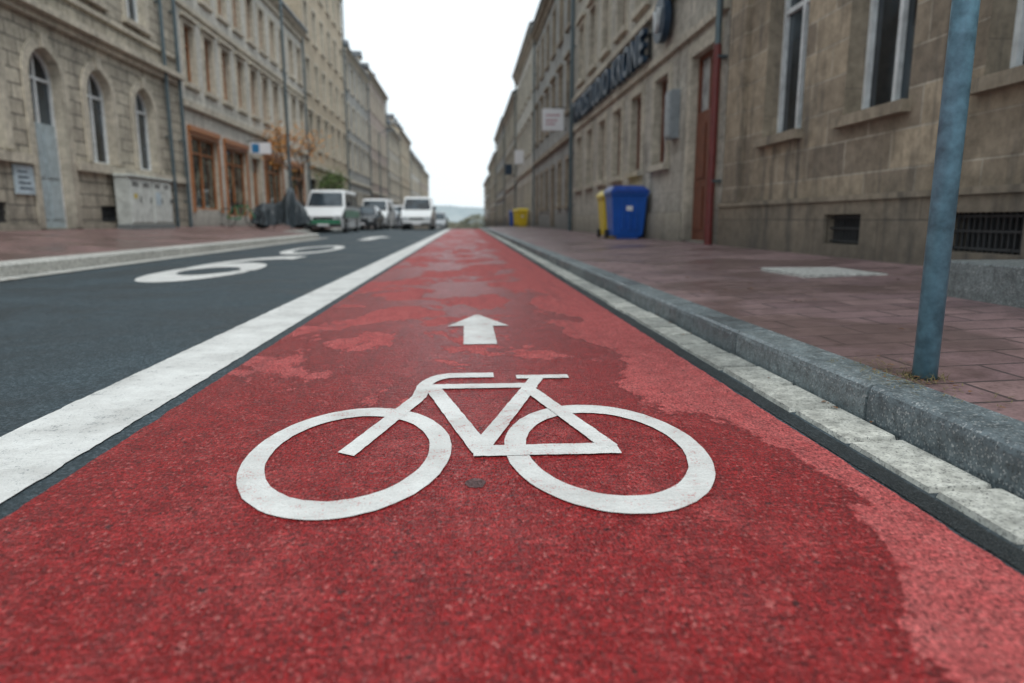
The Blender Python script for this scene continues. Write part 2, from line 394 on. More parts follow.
# ------------------------------------------------------------------ buildings
class Facade(Obj):
    def __init__(s,name,side,Xf,y0,y1,H,depth=10,mats=None,roof='slate',ridge=3.2):
        s.side=side;s.Xf=Xf;s.y0=y0;s.y1=y1;s.H=H;s.zo=g((y0+y1)/2) if y1>45 else 0
        Obj.__init__(s,name,(Xf,(y0+y1)/2,s.zo)); s.sg=1 if side=='L' else -1
        s.M=mats; s.depth=depth; s.roofk=roof; s.ridge=ridge; s.holes=[]
    def P(s,y,z,d): return (s.Xf+s.sg*d,y,z+s.zo)
    def q(s,n,m,pts): s.p(n,m).add([s.P(*p) for p in pts])
    def fb(s,n,m,y0,y1,z0,z1,d0,d1): s.p(n,m).add([s.P(y,z,d) for d in (d0,d1) for y in (y0,y1) for z in (z0,z1)],BOXF)
    def opening(s,y0,y1,z0,z1,arch=False,style='win',rd=.22,frame=None,sill=True,sur=.14,lintel=False,glass=None,mull=1,trans=.68):
        s.holes.append((y0,y1,z0,z1)); wall=s.M[0]; tr=s.M[1]; w=y1-y0; r=w/2; yc=(y0+y1)/2; zs=z1-r if arch else z1
        frame=frame or M_wfr; curt=glass is None and random.random()<.45; glass=glass or M_glass
        if style=='base':
            s.q('basement_windows',M_dark,[(y0,z0,-rd),(y1,z0,-rd),(y1,z1,-rd),(y0,z1,-rd)])
            k=int(w/.06)
            for i in range(1,k): s.fb('grilles',M_grille,y0+w*i/k-.008,y0+w*i/k+.008,z0,z1,-.07,-.05)
            for zz in (z0+.02,z1-.04,(z0+z1)/2): s.fb('grilles',M_grille,y0,y1,zz,zz+.02,-.048,-.035)
        arcp=[(yc+r*math.cos(math.radians(a)),zs+r*math.sin(math.radians(a))) for a in range(0,181,12)] if arch else None
        R=lambda a,b_: s.q('reveals',tr,[(a[0],a[1],0),(b_[0],b_[1],0),(b_[0],b_[1],-rd),(a[0],a[1],-rd)])
        R((y0,z0),(y1,z0)); R((y1,z0),(y1,zs)); R((y0,zs),(y0,z0))
        if arch:
            for i in range(len(arcp)-1): R(arcp[i],arcp[i+1])
            h=len(arcp)//2
            for i in range(len(arcp)-1):
                cn_=(y1,z1,0) if i<h else (y0,z1,0)
                s.q('walls',wall,[cn_,(arcp[i][0],arcp[i][1],0),(arcp[i+1][0],arcp[i+1][1],0)])
            s.q('walls',wall,[(y1,z1,0),(arcp[h][0],arcp[h][1],0),(y0,z1,0)])
        else: R((y0,z1),(y1,z1))
        if style!='base':
            pts=[(y0,z0,-rd+.002),(y1,z0,-rd+.002)]+([(a,b_,-rd+.002) for a,b_ in arcp] if arch else [(y1,z1,-rd+.002),(y0,z1,-rd+.002)])
            s.q('glass',glass,pts)
            if curt and not arch:
                cw=w*random.uniform(.2,.45); hb=random.choice([0,0,(z1-z0)*.4])
                if random.random()<.4: s.q('curtains',M_curt,[(y0,z1-(z1-z0)*.5,-rd+.003),(y1,z1-(z1-z0)*.5,-rd+.003),(y1,z1,-rd+.003),(y0,z1,-rd+.003)])
                else:
                    s.q('curtains',M_curt,[(y0,z0+hb,-rd+.003),(y0+cw*.6,z0+hb,-rd+.003),(y0+cw,z1,-rd+.003),(y0,z1,-rd+.003)])
                    s.q('curtains',M_curt,[(y1-cw*.6,z0+hb,-rd+.003),(y1,z0+hb,-rd+.003),(y1,z1,-rd+.003),(y1-cw,z1,-rd+.003)])
            t=.06; f0,f1=-rd+.004,-rd+.06
            s.fb('frames',frame,y0+.002,y0+t,z0+.002,zs,f0,f1); s.fb('frames',frame,y1-t,y1-.002,z0+.002,zs,f0,f1)
            s.fb('frames',frame,y0+t,y1-t,z0+.002,z0+t,f0,f1)
            if arch:
                for i in range(len(arcp)-1):
                    a,b_=arcp[i],arcp[i+1]; k=(r-t)/r
                    ia=(yc+(a[0]-yc)*k,zs+(a[1]-zs)*k); ib=(yc+(b_[0]-yc)*k,zs+(b_[1]-zs)*k)
                    s.q('frames',frame,[(a[0],a[1],f1),(b_[0],b_[1],f1),(ib[0],ib[1],f1),(ia[0],ia[1],f1)])
                    s.q('frames',frame,[(ia[0],ia[1],f1),(ib[0],ib[1],f1),(ib[0],ib[1],f0),(ia[0],ia[1],f0)])
                s.fb('frames',frame,y0+t,y1-t,zs-.03,zs+.03,f0,f1-.004)
            else:
                s.fb('frames',frame,y0+t,y1-t,z1-t,z1-.002,f0,f1)
                if trans and z1-z0>1.2: zz=z0+(z1-z0)*trans; s.fb('frames',frame,y0+t,y1-t,zz-.03,zz+.03,f0,f1-.006)
            for i in range(mull):
                ym=y0+w*(i+1)/(mull+1); s.fb('frames',frame,ym-.03,ym+.03,z0+t,(z1-t if not arch else z1-t-.01),f0,f1-.003)
        if style=='door':
            dm=s.doorm
            s.fb('door',dm,y0+.07,y1-.07,z0+.002,z0+2.25,-rd+.005,-rd+.065)
            for k2 in range(2):
                ya=y0+.07+(w-.14)*k2/2+.06; yb=y0+.07+(w-.14)*(k2+1)/2-.06
                for za,zb in ((.2,.95),(1.1,2.05)): s.fb('door',dm,ya,yb,z0+za,z0+zb,-rd+.066,-rd+.085)
        if sur:
            i0=.003
            s.fb('surrounds',tr,y0-sur,y0-i0,z0,zs,-.01,.045); s.fb('surrounds',tr,y1+i0,y1+sur,z0,zs,-.01,.045)
            if arch:
                ro=r+sur; ri=r+i0
                for i in range(0,180,12):
                    a,b_=math.radians(i),math.radians(i+12)
                    A=[(yc+ri*math.cos(a),zs+ri*math.sin(a)),(yc+ri*math.cos(b_),zs+ri*math.sin(b_)),(yc+ro*math.cos(b_),zs+ro*math.sin(b_)),(yc+ro*math.cos(a),zs+ro*math.sin(a))]
                    pp=[s.P(q[0],q[1],d) for d in (-.01,.05) for q in A]
                    s.p('surrounds',tr).add(pp,[(4,5,6,7),(0,1,5,4),(2,3,7,6),(1,2,6,5),(3,0,4,7)])
                s.fb('surrounds',tr,yc-.11,yc+.11,z1+.01,z1+sur+.1,-.01,.09)
            else: s.fb('surrounds',tr,y0-sur,y1+sur,z1+i0,z1+sur+.02,-.01,.048)
        if lintel: s.fb('lintels',tr,y0-sur-.08,y1+sur+.08,z1+sur+.025,z1+sur+.13,-.01,.16)
        if sill and style=='win': s.fb('sills',tr,y0-sur-.05,y1+sur+.05,z0-.13,z0-.003,-.01,.12)
    def band(s,z0,z1,d,y0=None,y1=None,n='cornices'): s.fb(n,s.M[1],y0 or s.y0+.01,y1 or s.y1-.01,z0,z1,-.01,d)
    def build(s,dentil=True):
        ys=sorted({s.y0,s.y1,*[h[0] for h in s.holes],*[h[1] for h in s.holes]})
        zs=sorted({-1.5,s.H,*[h[2] for h in s.holes],*[h[3] for h in s.holes]})
        for i in range(len(ys)-1):
            for j in range(len(zs)-1):
                yc=(ys[i]+ys[i+1])/2; zc=(zs[j]+zs[j+1])/2
                if any(h[0]<yc<h[1] and h[2]<zc<h[3] for h in s.holes): continue
                s.q('walls',s.M[0],[(ys[i],zs[j],0),(ys[i+1],zs[j],0),(ys[i+1],zs[j+1],0),(ys[i],zs[j+1],0)])
        D=-s.depth; H=s.H; rz=H+s.ridge
        for y in (s.y0,s.y1):
            s.q('walls',s.M[0],[(y,-1.5,0),(y,-1.5,D),(y,H,D),(y,rz,D/2),(y,H,0)])
        s.q('walls',s.M[0],[(s.y0,-1.5,D),(s.y1,-1.5,D),(s.y1,H,D),(s.y0,H,D)])
        rm=M_roof if s.roofk=='slate' else M_rooft
        k=s.ridge/(s.depth/2); e=.4
        for a,b_ in ((0,D/2),(D,D/2)):
            ee=e if a==0 else -e
            pts=[(s.y0-.02,H-k*e+.22,a+ee),(s.y1+.02,H-k*e+.22,a+ee),(s.y1+.02,rz+.12,b_),(s.y0-.02,rz+.12,b_)]
            s.q('roof',rm,pts); s.q('roof',rm,[(p[0],p[1]-.1,p[2]) for p in pts]); s.q('roof',rm,[pts[0],pts[1],(pts[1][0],pts[1][1]-.1,pts[1][2]),(pts[0][0],pts[0][1]-.1,pts[0][2])])
        s.fb('cornices',s.M[1],s.y0+.012,s.y1-.012,H-.62,H-.42,-.01,.12)
        s.fb('cornices',s.M[1],s.y0+.012,s.y1-.012,H-.28,H-.08,-.01,.3)
        if dentil:
            y=s.y0+.2
            while y<s.y1-.3: s.fb('dentils',s.M[1],y,y+.16,H-.418,H-.282,-.01,.22); y+=.4
        s.fb('gutter',M_pipe,s.y0+.015,s.y1-.015,H-.075,H+.02,.24,.39)
        for t in (.2,.72):
            yc=s.y0+(s.y1-s.y0)*t; s.fb('chimneys',M_rooft,yc-.4,yc+.4,rz-.8,rz+1.1,D/2-.35,D/2+.35); s.fb('chimney_caps',M_step,yc-.46,yc+.46,rz+1.102,rz+1.2,D/2-.41,D/2+.41)
        return s.finish()
    def pipe(s,y,mat=None,r=.055,z0=.15,z1=None,n='downpipe'):
        mat=mat or M_pipe; a=s.P(y,z0,.14);b_=s.P(y,(z1 or s.H-.3),.14); s.cyl(n,mat,a,b_,r,n=12)
        z=z0+1
        while z<(z1 or s.H-.3): s.fb(n+'_brackets',M_pipe,y-.07,y+.07,z,z+.04,-.01,.15); z+=1.9
    def dormer(s,yc,w=1.1,h=1.5,d=-.9):
        z0=s.H+.1; rm=M_roof
        s.fb('dormers',s.M[1],yc-w/2-.12,yc+w/2+.12,z0,z0+h,d-2,d)
        s.fb('dormer_windows',M_glass,yc-w/2+.15,yc+w/2-.15,z0+.45,z0+h-.15,d-.01,d+.01)
        s.p('dormer_roofs',rm).add([s.P(yc-w/2-.3,z0+h,d+.15),s.P(yc+w/2+.3,z0+h,d+.15),s.P(yc,z0+h+.6,d+.15),s.P(yc-w/2-.3,z0+h,d-2.5),s.P(yc+w/2+.3,z0+h,d-2.5),s.P(yc,z0+h+.6,d-2.5)],[(0,1,2),(3,5,4),(0,2,5,3),(1,4,5,2),(0,3,4,1)])

# --- left 1 : arched sandstone building
b=Facade('sandstone_building','L',-9.0,2.5,23.25,12.6,mats=(M_stoneL,M_trimL)); b.doorm=M_door
for i,yc in enumerate((5.0,7.3,9.5,11.7,13.9,18.25,20.65)):
    b.opening(yc-.6,yc+.6,1.98,4.2,arch=True,rd=.24,sur=.2,sill=False,glass=M_glass)
b.opening(15.45,16.65,.42,4.2,arch=True,style='door',rd=.26,sur=.2,glass=M_glass,frame=M_door)
for yc in (5,7.3,9.5,11.7,13.9,18.25):
    b.opening(yc-.42,yc+.42,.55,.95,style='base',rd=.2,sur=0)
for yc in (5,7.3,9.5,11.7,13.9,16.0,18.25,20.65): b.opening(yc-.55,yc+.55,5.9,8.1,sur=.18,lintel=True,rd=.22)
for yc in (5,7.3,9.5,11.7,13.9,16.0,18.25,20.65): b.opening(yc-.5,yc+.5,9.4,11.3,sur=.16,rd=.22)
for a,c in ((2.52,15.22),(16.88,23.2)):
    b.fb('cornices',M_trimL,a,c,1.74,1.93,-.01,.13); b.fb('plinth',M_trimL,a,c,-.2,.50,-.01,.06)
b.band(4.75,4.9,.12); b.band(4.903,5.05,.26); b.band(5.5,5.6,.08); b.band(8.75,8.95,.18)
b.pipe(22.0);b.pipe(23.0)
b.build()
# --- left 2
b=Facade('limestone_building','L',-9.0,23.3,40.9,10.9,mats=(M_plaster,M_trimL)); b.doorm=M_bfr
for y0,y1,z0,z1,mu in ((23.8,26.3,.95,3.35,1),(27.1,29.6,.75,3.3,1),(32.3,35.2,.95,3.3,2),(36.6,39.6,.95,3.3,2)):
    b.opening(y0,y1,z0,z1,frame=M_bfr,glass=M_shop,mull=mu,trans=.78,sur=0,rd=.18,sill=False)
    for a,c,d_,e_ in ((y0-.14,y0-.003,z0-.1,z1+.12),(y1+.003,y1+.14,z0-.1,z1+.12),(y0-.002,y1+.002,z1+.003,z1+.12)): b.fb('shop_surrounds',M_bfr,a,c,d_,e_,-.01,.06)
    b.fb('shop_fascias',M_bfr,y0-.14,y1+.14,z1+.123,z1+.3,-.01,.12)
b.opening(30.3,31.5,.38,3.2,style='door',sur=.14)
for i in range(10):
    yc=24.35+i*1.73
    b.opening(yc-.42,yc+.42,5.0,6.85,sur=.13,lintel=True); b.opening(yc-.42,yc+.42,8.0,9.75,sur=.13)
b.band(4.2,4.4,.15); b.band(7.3,7.45,.1)
for yc in (25.2,28.7,32.1,35.6,39): b.dormer(yc)
b.pipe(40.6)
b.build()
def generic(name,side,y0,y1,H,mats,Xf,storeys,sp=1.9,roof='slate',ground='shop',ridge=3.2,dorm=True,z0f=.9):
    b=Facade(name,side,Xf,y0,y1,H,mats=mats,roof=roof,ridge=ridge); b.doorm=M_doorb
    n=max(2,int((y1-y0-.6)/sp)); s=(y1-y0)/n; fh=(H-.8-3.9)/(storeys-1)
    for i in range(n):
        yc=y0+s*(i+.5)
        if ground=='shop' and i%3!=2: b.opening(yc-s*.36,yc+s*.36,z0f,3.0,frame=M_bfr if i%2 else M_dark,glass=M_shop,sur=.08,sill=False,rd=.18)
        elif i%3==2: b.opening(yc-.5,yc+.5,.3,3.0,style='door',sur=.12)
        else: b.opening(yc-.48,yc+.48,z0f+.3,3.0,sur=.13)
        for k in range(storeys-1):
            zb=4.3+fh*k+.55; b.opening(yc-.46,yc+.46,zb,zb+min(1.85,fh-1.1),sur=.13,lintel=(k==0))
    b.band(3.7,3.9,.16)
    if dorm:
        for i in range(max(1,n//2)): b.dormer(y0+s*(2*i+1))
    b.pipe(y1-.3)
    return b
L=[('ochre_building',41,54.5,17.0,(M_ochre,M_trimL),5,'slate'),('grey_building',54.6,67,13.6,(M_grey,M_trimL),4,'slate'),
   ('rose_building',67.1,82,14.8,(M_pinkst,M_trimL),4,'tiles'),('beige_building',82.1,97,12.4,(M_plR2,M_trimL),4,'slate'),
   ('ochre_townhouse',97.1,115,14.2,(M_ochre,M_trimL),4,'tiles'),('limestone_townhouse',115.1,138,13.0,(M_plaster,M_trimL),4,'tiles'),('rose_townhouse',138.1,170,13.6,(M_pinkst,M_trimL),4,'slate')]
for n_,a,c,H,mt,st,rf in L: generic(n_,'L',a,c,H,mt,-9.0,st,2.1,rf).build(dentil=a<60)

# --- right 1
b=Facade('brown_sandstone_building','R',4.1,-1.5,10.95,12,mats=(M_stoneR,M_trimR)); b.doorm=M_doorb
for k in range(5):
    yc=8.98-2.06*k
    b.opening(yc-.56,yc+.56,1.70,3.95,sur=0,rd=.26,sill=False,glass=M_glass,trans=.72)
    b.fb('sills',M_trimR,yc-.62,yc+.62,1.585,1.697,-.01,.10)
    b.opening(yc-.55,yc+.55,5.7,7.9,sur=.18,lintel=True,rd=.3); b.opening(yc-.5,yc+.5,9.0,10.9,sur=.15,rd=.25)
for a,c in ((6.88,7.62),(4.78,5.66),(2.7,3.5)):
    b.opening(a,c,.34,.66,style='base',rd=.2,sur=0)
last=-1.48
for a,c in ((2.7,3.5),(4.78,5.66),(6.88,7.62),(10.93,10.93)):
    b.fb('plinth',M_plinthR,last,a,-.2,.80,-.01,.05)
    if c<10.9:
        b.fb('plinth',M_plinthR,a+.001,c-.001,-.2,.338,-.01,.049); b.fb('plinth',M_plinthR,a+.001,c-.001,.662,.80,-.01,.049)
    last=c
b.fb('plinth_cap',M_trimR,-1.48,10.93,.803,.86,-.01,.075)
b.fb('pilaster',M_stoneR,10.15,10.75,.87,11,-.01,.07)
b.band(4.5,4.75,.2)
b.build()
# --- right 2
b=Facade('beige_stone_building','R',4.1,11.0,26.6,11.2,mats=(M_plR2,M_trimL)); b.doorm=M_doorb
b.opening(11.45,12.65,.24,3.45,style='door',sur=.2,rd=.16,frame=M_doorb)
for yc in (14.6,16.7,18.8,20.9,23.0,25.1): b.opening(yc-.5,yc+.5,1.75,3.5,sur=.14,rd=.2)
for yc in (12.3,14.4,16.5,18.6,20.7,22.8,24.9): b.opening(yc-.5,yc+.5,5.4,7.2,sur=.14,lintel=True); b.opening(yc-.48,yc+.48,8.3,10.0,sur=.14)
b.band(3.82,3.95,.08); b.band(4.85,5.0,.14); b.fb('plinth',M_trimL,12.95,26.5,-.2,.75,-.01,.05)
b.pipe(11.08,M_piper,.062,.2,3.3,'red_downpipe'); b.pipe(11.085,M_pipe,.05,3.301,10.9,'downpipe')
b.pipe(26.3,M_dark,.07)
b.build()
R=[('grey_stone_building',26.7,41,11.0,(M_grey,M_trimR),3,'slate'),('limestone_townhouse',41.1,56,11.6,(M_plaster,M_trimL),3,'tiles'),
   ('beige_townhouse',56.1,72,10.8,(M_plR2,M_trimL),3,'slate'),('grey_townhouse',72.1,92,11.6,(M_grey,M_trimL),3,'slate'),
   ('beige_townhouse',92.1,120,10.6,(M_plR2,M_trimL),3,'tiles'),('limestone_townhouse',120.1,150,10.0,(M_plaster,M_trimL),3,'slate')]
for n_,a,c,H,mt,st,rf in R: generic(n_,'R',a,c,H,mt,4.1,st,2.1,rf,'win',2.0,False).build(dentil=a<50)

# ------------------------------------------------------------------ shop lettering
def text(body,mat,y_start,length,zb,xf,height=.7):
    cu=bpy.data.curves.new('t','FONT'); cu.body=body; cu.size=1; cu.extrude=.06; cu.offset=.018; cu.space_character=1.15
    to=bpy.data.objects.new('t',cu); COL.objects.link(to); bpy.context.view_layer.update()
    dg=bpy.context.evaluated_depsgraph_get(); me=bpy.data.meshes.new_from_object(to.evaluated_get(dg))
    bpy.data.objects.remove(to)
    xs=[v.co.x for v in me.vertices]; ysv=[v.co.y for v in me.vertices]; w=max(xs)-min(xs); h=max(ysv)
    for v in me.vertices:
        x=(v.co.x-min(xs))/w*length; y=v.co.y/h*height; zz=v.co.z
        v.co=(-zz+xf,y_start-x,zb+y)
    me.materials.clear(); me.materials.append(mat); return me
M_let=simple('sign_letter_navy',(.016,.04,.075),.4)
e=empty('shop_lettering_sign',(3.95,20.5,4.3))
me=text('TANZSTUDIO KRONE',M_let,25.5,10.0,4.02,3.93,height=.68)
o=bpy.data.objects.new('letters',me);COL.objects.link(o);o.parent=e;o.location=-Vector(e.location)
P_=Part()
for zz in (4.15,4.55): P_.add([(x,y,z) for x in (4.0,4.03) for y in (15.4,25.6) for z in (zz,zz+.03)],BOXF)
for i in range(9):
    yy=15.6+i*1.22; P_.add([(x,y,z) for x in (4.031,4.1) for y in (yy,yy+.04) for z in (4.1,4.62)],BOXF)
mesh('rails',P_,M_dark,e)
o=Obj('round_wall_sign',(3.9,14.2,4.5)); o.cyl('disc',M_let,(3.86,14.25,4.5),(4.0,14.25,4.5),.42,n=32); o.cyl('mount',M_dark,(4.0,14.25,4.5),(4.1,14.25,4.5),.08)
me=text('V',simple('sign_white',(.6,.62,.62),.4),14.45,.4,4.28,3.85,height=.42)
e2=o.finish(); t=bpy.data.objects.new('symbol',me);COL.objects.link(t);t.parent=e2;t.location=-Vector(e2.location)
M_sw=simple('sign_white_panel',(.78,.78,.8),.35,0,.05); M_sb=simple('sign_blue',(.03,.2,.42),.4); M_pk=simple('sign_pink_print',(.5,.2,.25),.4)
o=Obj('hanging_sign',(3.6,28.5,4.6)); o.box('panel',M_sw,3.12,3.98,28.42,28.58,4.15,5.0)
for i,zz in enumerate((4.72,4.52,4.38)): o.box('print',M_pk,3.25,3.82-.1*i,28.412,28.418,zz,zz+.05)
o.box('bracket',M_dark,3.5,4.1,28.48,28.52,5.02,5.06); o.box('bracket',M_dark,3.98,4.1,28.48,28.52,4.2,4.24); o.finish({'panel':.02})
o=Obj('hanging_sign',(-8.5,29.9,3.5)); o.box('panel',M_sw,-8.85,-8.05,29.83,29.97,3.3,3.75); o.box('print',M_sb,-8.8,-8.5,29.822,29.828,3.35,3.7); o.box('bracket',M_dark,-9.0,-8.2,29.88,29.92,3.78,3.82); o.finish()
for yy,zz,xx in ((47,4.3,3.3),(60,4.4,3.4)):
    o=Obj('hanging_sign',(xx,yy,zz)); o.box('panel',M_sw if yy<50 else M_let,xx,xx+.6,yy,yy+.1,zz,zz+.9); o.box('bracket',M_dark,xx+.6,4.1,yy+.03,yy+.07,zz+.4,zz+.46); o.finish()
o=Obj('wall_plaque',(-8.9,15.0,1.45)); M_pq=simple('plaque_pale_blue',(.5,.6,.66),.4); o.box('plate',M_pq,-8.995,-8.95,14.6,15.2,1.12,1.70)
for i in range(4): o.box('print',M_let,-8.949,-8.946,14.68,15.12-.05*i,1.22+.11*i,1.25+.11*i)
o.finish()
o=Obj('meter_box',(4.0,13.6,2.6)); o.box('box',simple('grey_enamel',(.25,.28,.3),.4),3.92,4.1,13.35,13.75,2.15,3.05); o.box('lid',simple('grey_enamel_b',(.3,.33,.35),.4),3.9,3.919,13.4,13.7,2.2,3.0); o.finish({'box':.01})

# ------------------------------------------------------------------ utility cabinet (left)
M_cab=simple('cabinet_beige_grey',(.52,.55,.52),.55,0,.3,5); M_cab2=simple('cabinet_panel',(.62,.65,.62),.5,0,.3,5)
o=Obj('utility_cabinet',(-8.65,19.5,.38)); x0,x1=-8.86,-8.5
o.box('plinth',M_step,x0,x1+.02,18.25,20.85,.28,.48)
for a,c in ((18.3,19.55),(19.58,20.8)):
    o.box('body',M_cab,x0,x1,a,c,.482,1.68)
    mid=(a+c)/2
    for u,v in ((a+.05,mid-.012),(mid+.012,c-.05)):
        o.box('doors',M_cab2,x1,x1+.018,u,v,.55,1.62); o.box('handles',M_dark,x1+.019,x1+.035,v-.09,v-.06,1.05,1.2)
        for i in range(5): o.box('vents',M_dark,x1+.019,x1+.023,u+.1,v-.15,1.46+.025*i,1.47+.025*i)
o.box('roof',M_cab,x0,x1+.06,18.26,20.84,1.683,1.75)
o.box('sticker',simple('yellow_sticker',(.6,.45,.05),.5),x1+.019,x1+.022,18.5,18.66,1.15,1.27)
o.box('poster',M_pq,x1+.019,x1+.022,19.75,20.05,1.0,1.35)
o.finish({'body':.01,'roof':.015})

# ------------------------------------------------------------------ bins
def wheelie(x,y,mb,ml,w=.74,d=.8,h=1.17,z=.185):
    o=Obj('wheelie_bin',(x,y,z))
    def fr(zv,ww,dd,yo=0): return [(x-ww/2,y-dd/2+yo,z+zv),(x+ww/2,y-dd/2+yo,z+zv),(x+ww/2,y+dd/2+yo,z+zv),(x-ww/2,y+dd/2+yo,z+zv)]
    levels=[(.06,w*.76,d*.68),(.10,w*.80,d*.72),(h*.80,w*.94,d*.92),(h*.80,w,d),(h*.86,w,d)]
    pts=[]
    for l in levels: pts+=fr(*l)
    f=[(0,1,2,3)]
    for k in range(len(levels)-1):
        for i in range(4): f.append((4*k+i,4*k+(i+1)%4,4*k+4+(i+1)%4,4*k+4+i))
    o.p('body',mb).add(pts,f)
    pts=fr(h*.862,w*1.04,d*1.05)+fr(h*.90,w*1.04,d*1.05)+fr(h*.99,w*.8,d*.75,.04)+fr(h*1.0,w*.6,d*.5,.04)
    f=[(0,1,2,3),(12,13,14,15)]
    for k in range(3):
        for i in range(4): f.append((4*k+i,4*k+(i+1)%4,4*k+4+(i+1)%4,4*k+4+i))
    o.p('lid',ml).add(pts,f)
    for sx in (-.18,0,.18): o.box('ribs',mb,x+sx*w-.02,x+sx*w+.02,y-d*.46-.012,y-d*.38,z+.2,z+h*.78)
    for sx in (-1,1): o.cyl('wheels',M_rubber,(x+sx*w*.40,y+d*.33,z+.1),(x+sx*w*.48,y+d*.33,z+.1),.1)
    o.box('feet',mb,x-w*.3,x+w*.3,y-d*.32,y-d*.25,z,z+.08)
    o.cyl('handle',ml,(x-w*.4,y+d*.57,z+h*.88),(x+w*.4,y+d*.57,z+h*.88),.018)
    o.box('label',M_sw,x-.07,x+.07,y-d*.46-.02,y-d*.46-.014,z+.62,z+.72)
    o.finish({'body':.02,'lid':.02})
M_blue=simple('blue_plastic',(.008,.10,.46),.35,0,.15,4); M_yel=simple('yellow_plastic',(.74,.54,.02),.4,0,.15,4); M_blue2=simple('dark_blue_plastic',(.008,.06,.32),.35)
wheelie(3.60,15.5,M_blue,M_blue2,w=.84)
wheelie(3.62,16.75,M_yel,M_yel,h=1.12)
wheelie(3.6,44.5,M_yel,M_yel,z=.17);wheelie(3.5,46.2,M_yel,M_yel,z=.16); wheelie(3.6,52,M_blue,M_blue2,z=.14)

# ------------------------------------------------------------------ sign post (foreground pole)
o=Obj('traffic_sign_post',(1.405,1.965,.12))
o.cyl('post',M_galv,(1.405,1.965,.115),(1.412,1.965,3.1),.0345,n=40,cap=True)
o.cyl('collar',M_dark,(1.405,1.965,.115),(1.405,1.965,.126),.041,n=32)
o.cyl('sign_disc',M_sb,(1.41,1.92,2.7),(1.41,1.923,2.7),.3,n=48); o.cyl('sign_back',M_galv,(1.41,1.9235,2.7),(1.41,1.926,2.7),.3,n=48)
for zz in (2.55,2.85): o.box('clamps',M_dark,1.36,1.46,1.9265,2.01,zz,zz+.03)
o.finish(smooth=('post',))
M_grass=simple('dry_grass',(.18,.15,.06),.8,0,.4,30); M_leaf=simple('dead_leaf',(.20,.095,.04),.7,0,.5,40)
P=Part()
for i in range(70):
    a=random.uniform(0,6.28); r=random.uniform(.036,.07) ; x=1.405+r*math.cos(a); y=1.965+r*math.sin(a); h=random.uniform(.008,.032); dx=random.uniform(-.03,.03);dy=random.uniform(-.03,.03)
    P.add([(x-.0015,y,.12),(x+.0015,y,.12),(x+dx,y+dy,.12+h)])
for i in range(240):
    x=random.gauss(1.33,.06); y=random.gauss(1.97,.15)
    if x<1.20: continue
    a=random.uniform(0,3.14); l=random.uniform(.012,.045); w=.0016
    P.add([(x-w*math.sin(a),y+w*math.cos(a),.127),(x+w*math.sin(a),y-w*math.cos(a),.127),(x+l*math.cos(a),y+l*math.sin(a),.127+random.uniform(.001,.008))])
mesh('dry_grass',P,M_grass)
P=Part()
def leaf(x,y,z,s):
    a=random.uniform(0,6.28);c,sn=math.cos(a),math.sin(a)
    pts=[(0,-1,0),(.45,-.4,.15),(.4,.3,.1),(0,1,.05),(-.4,.3,.2),(-.45,-.4,.1)]
    P.add([(x+s*(px*c-py*sn),y+s*(px*sn+py*c),z+s*(pz+.1)) for px,py,pz in pts],[(0,1,2,3),(0,3,4,5)])
for i in range(26): leaf(random.gauss(1.36,.05),random.gauss(2.0,.15),.127,random.uniform(.006,.014))
for i in range(60):
    x=random.uniform(1.4,4.0); leaf(x,random.uniform(2,14),.119+(x-1.337)*.029+.004,random.uniform(.012,.026))
for i in range(30): leaf(random.uniform(1.10,1.18),random.uniform(1.2,14),.020,random.uniform(.006,.014))
for i in range(12): leaf(random.uniform(-.9,.9),random.uniform(2.2,12),.009,random.uniform(.006,.014))
for i in range(50): leaf(random.uniform(-4.75,-4.3),random.uniform(5,22),.02,random.uniform(.015,.035))
mesh('fallen_leaves',P,M_leaf)
P=Part(); P.add([(.015+.024*(1+.3*mnoise.noise((math.cos(t)*2,math.sin(t)*2,0)))*math.cos(t),1.49+.030*(1+.3*mnoise.noise((math.cos(t)*2,math.sin(t)*2,4)))*math.sin(t),.0055) for t in [2*math.pi*i/20 for i in range(20)]])
mesh('tar_spot',P,asphaltmat('grey_tar',(.09,.045,.045),(.20,.10,.10)))

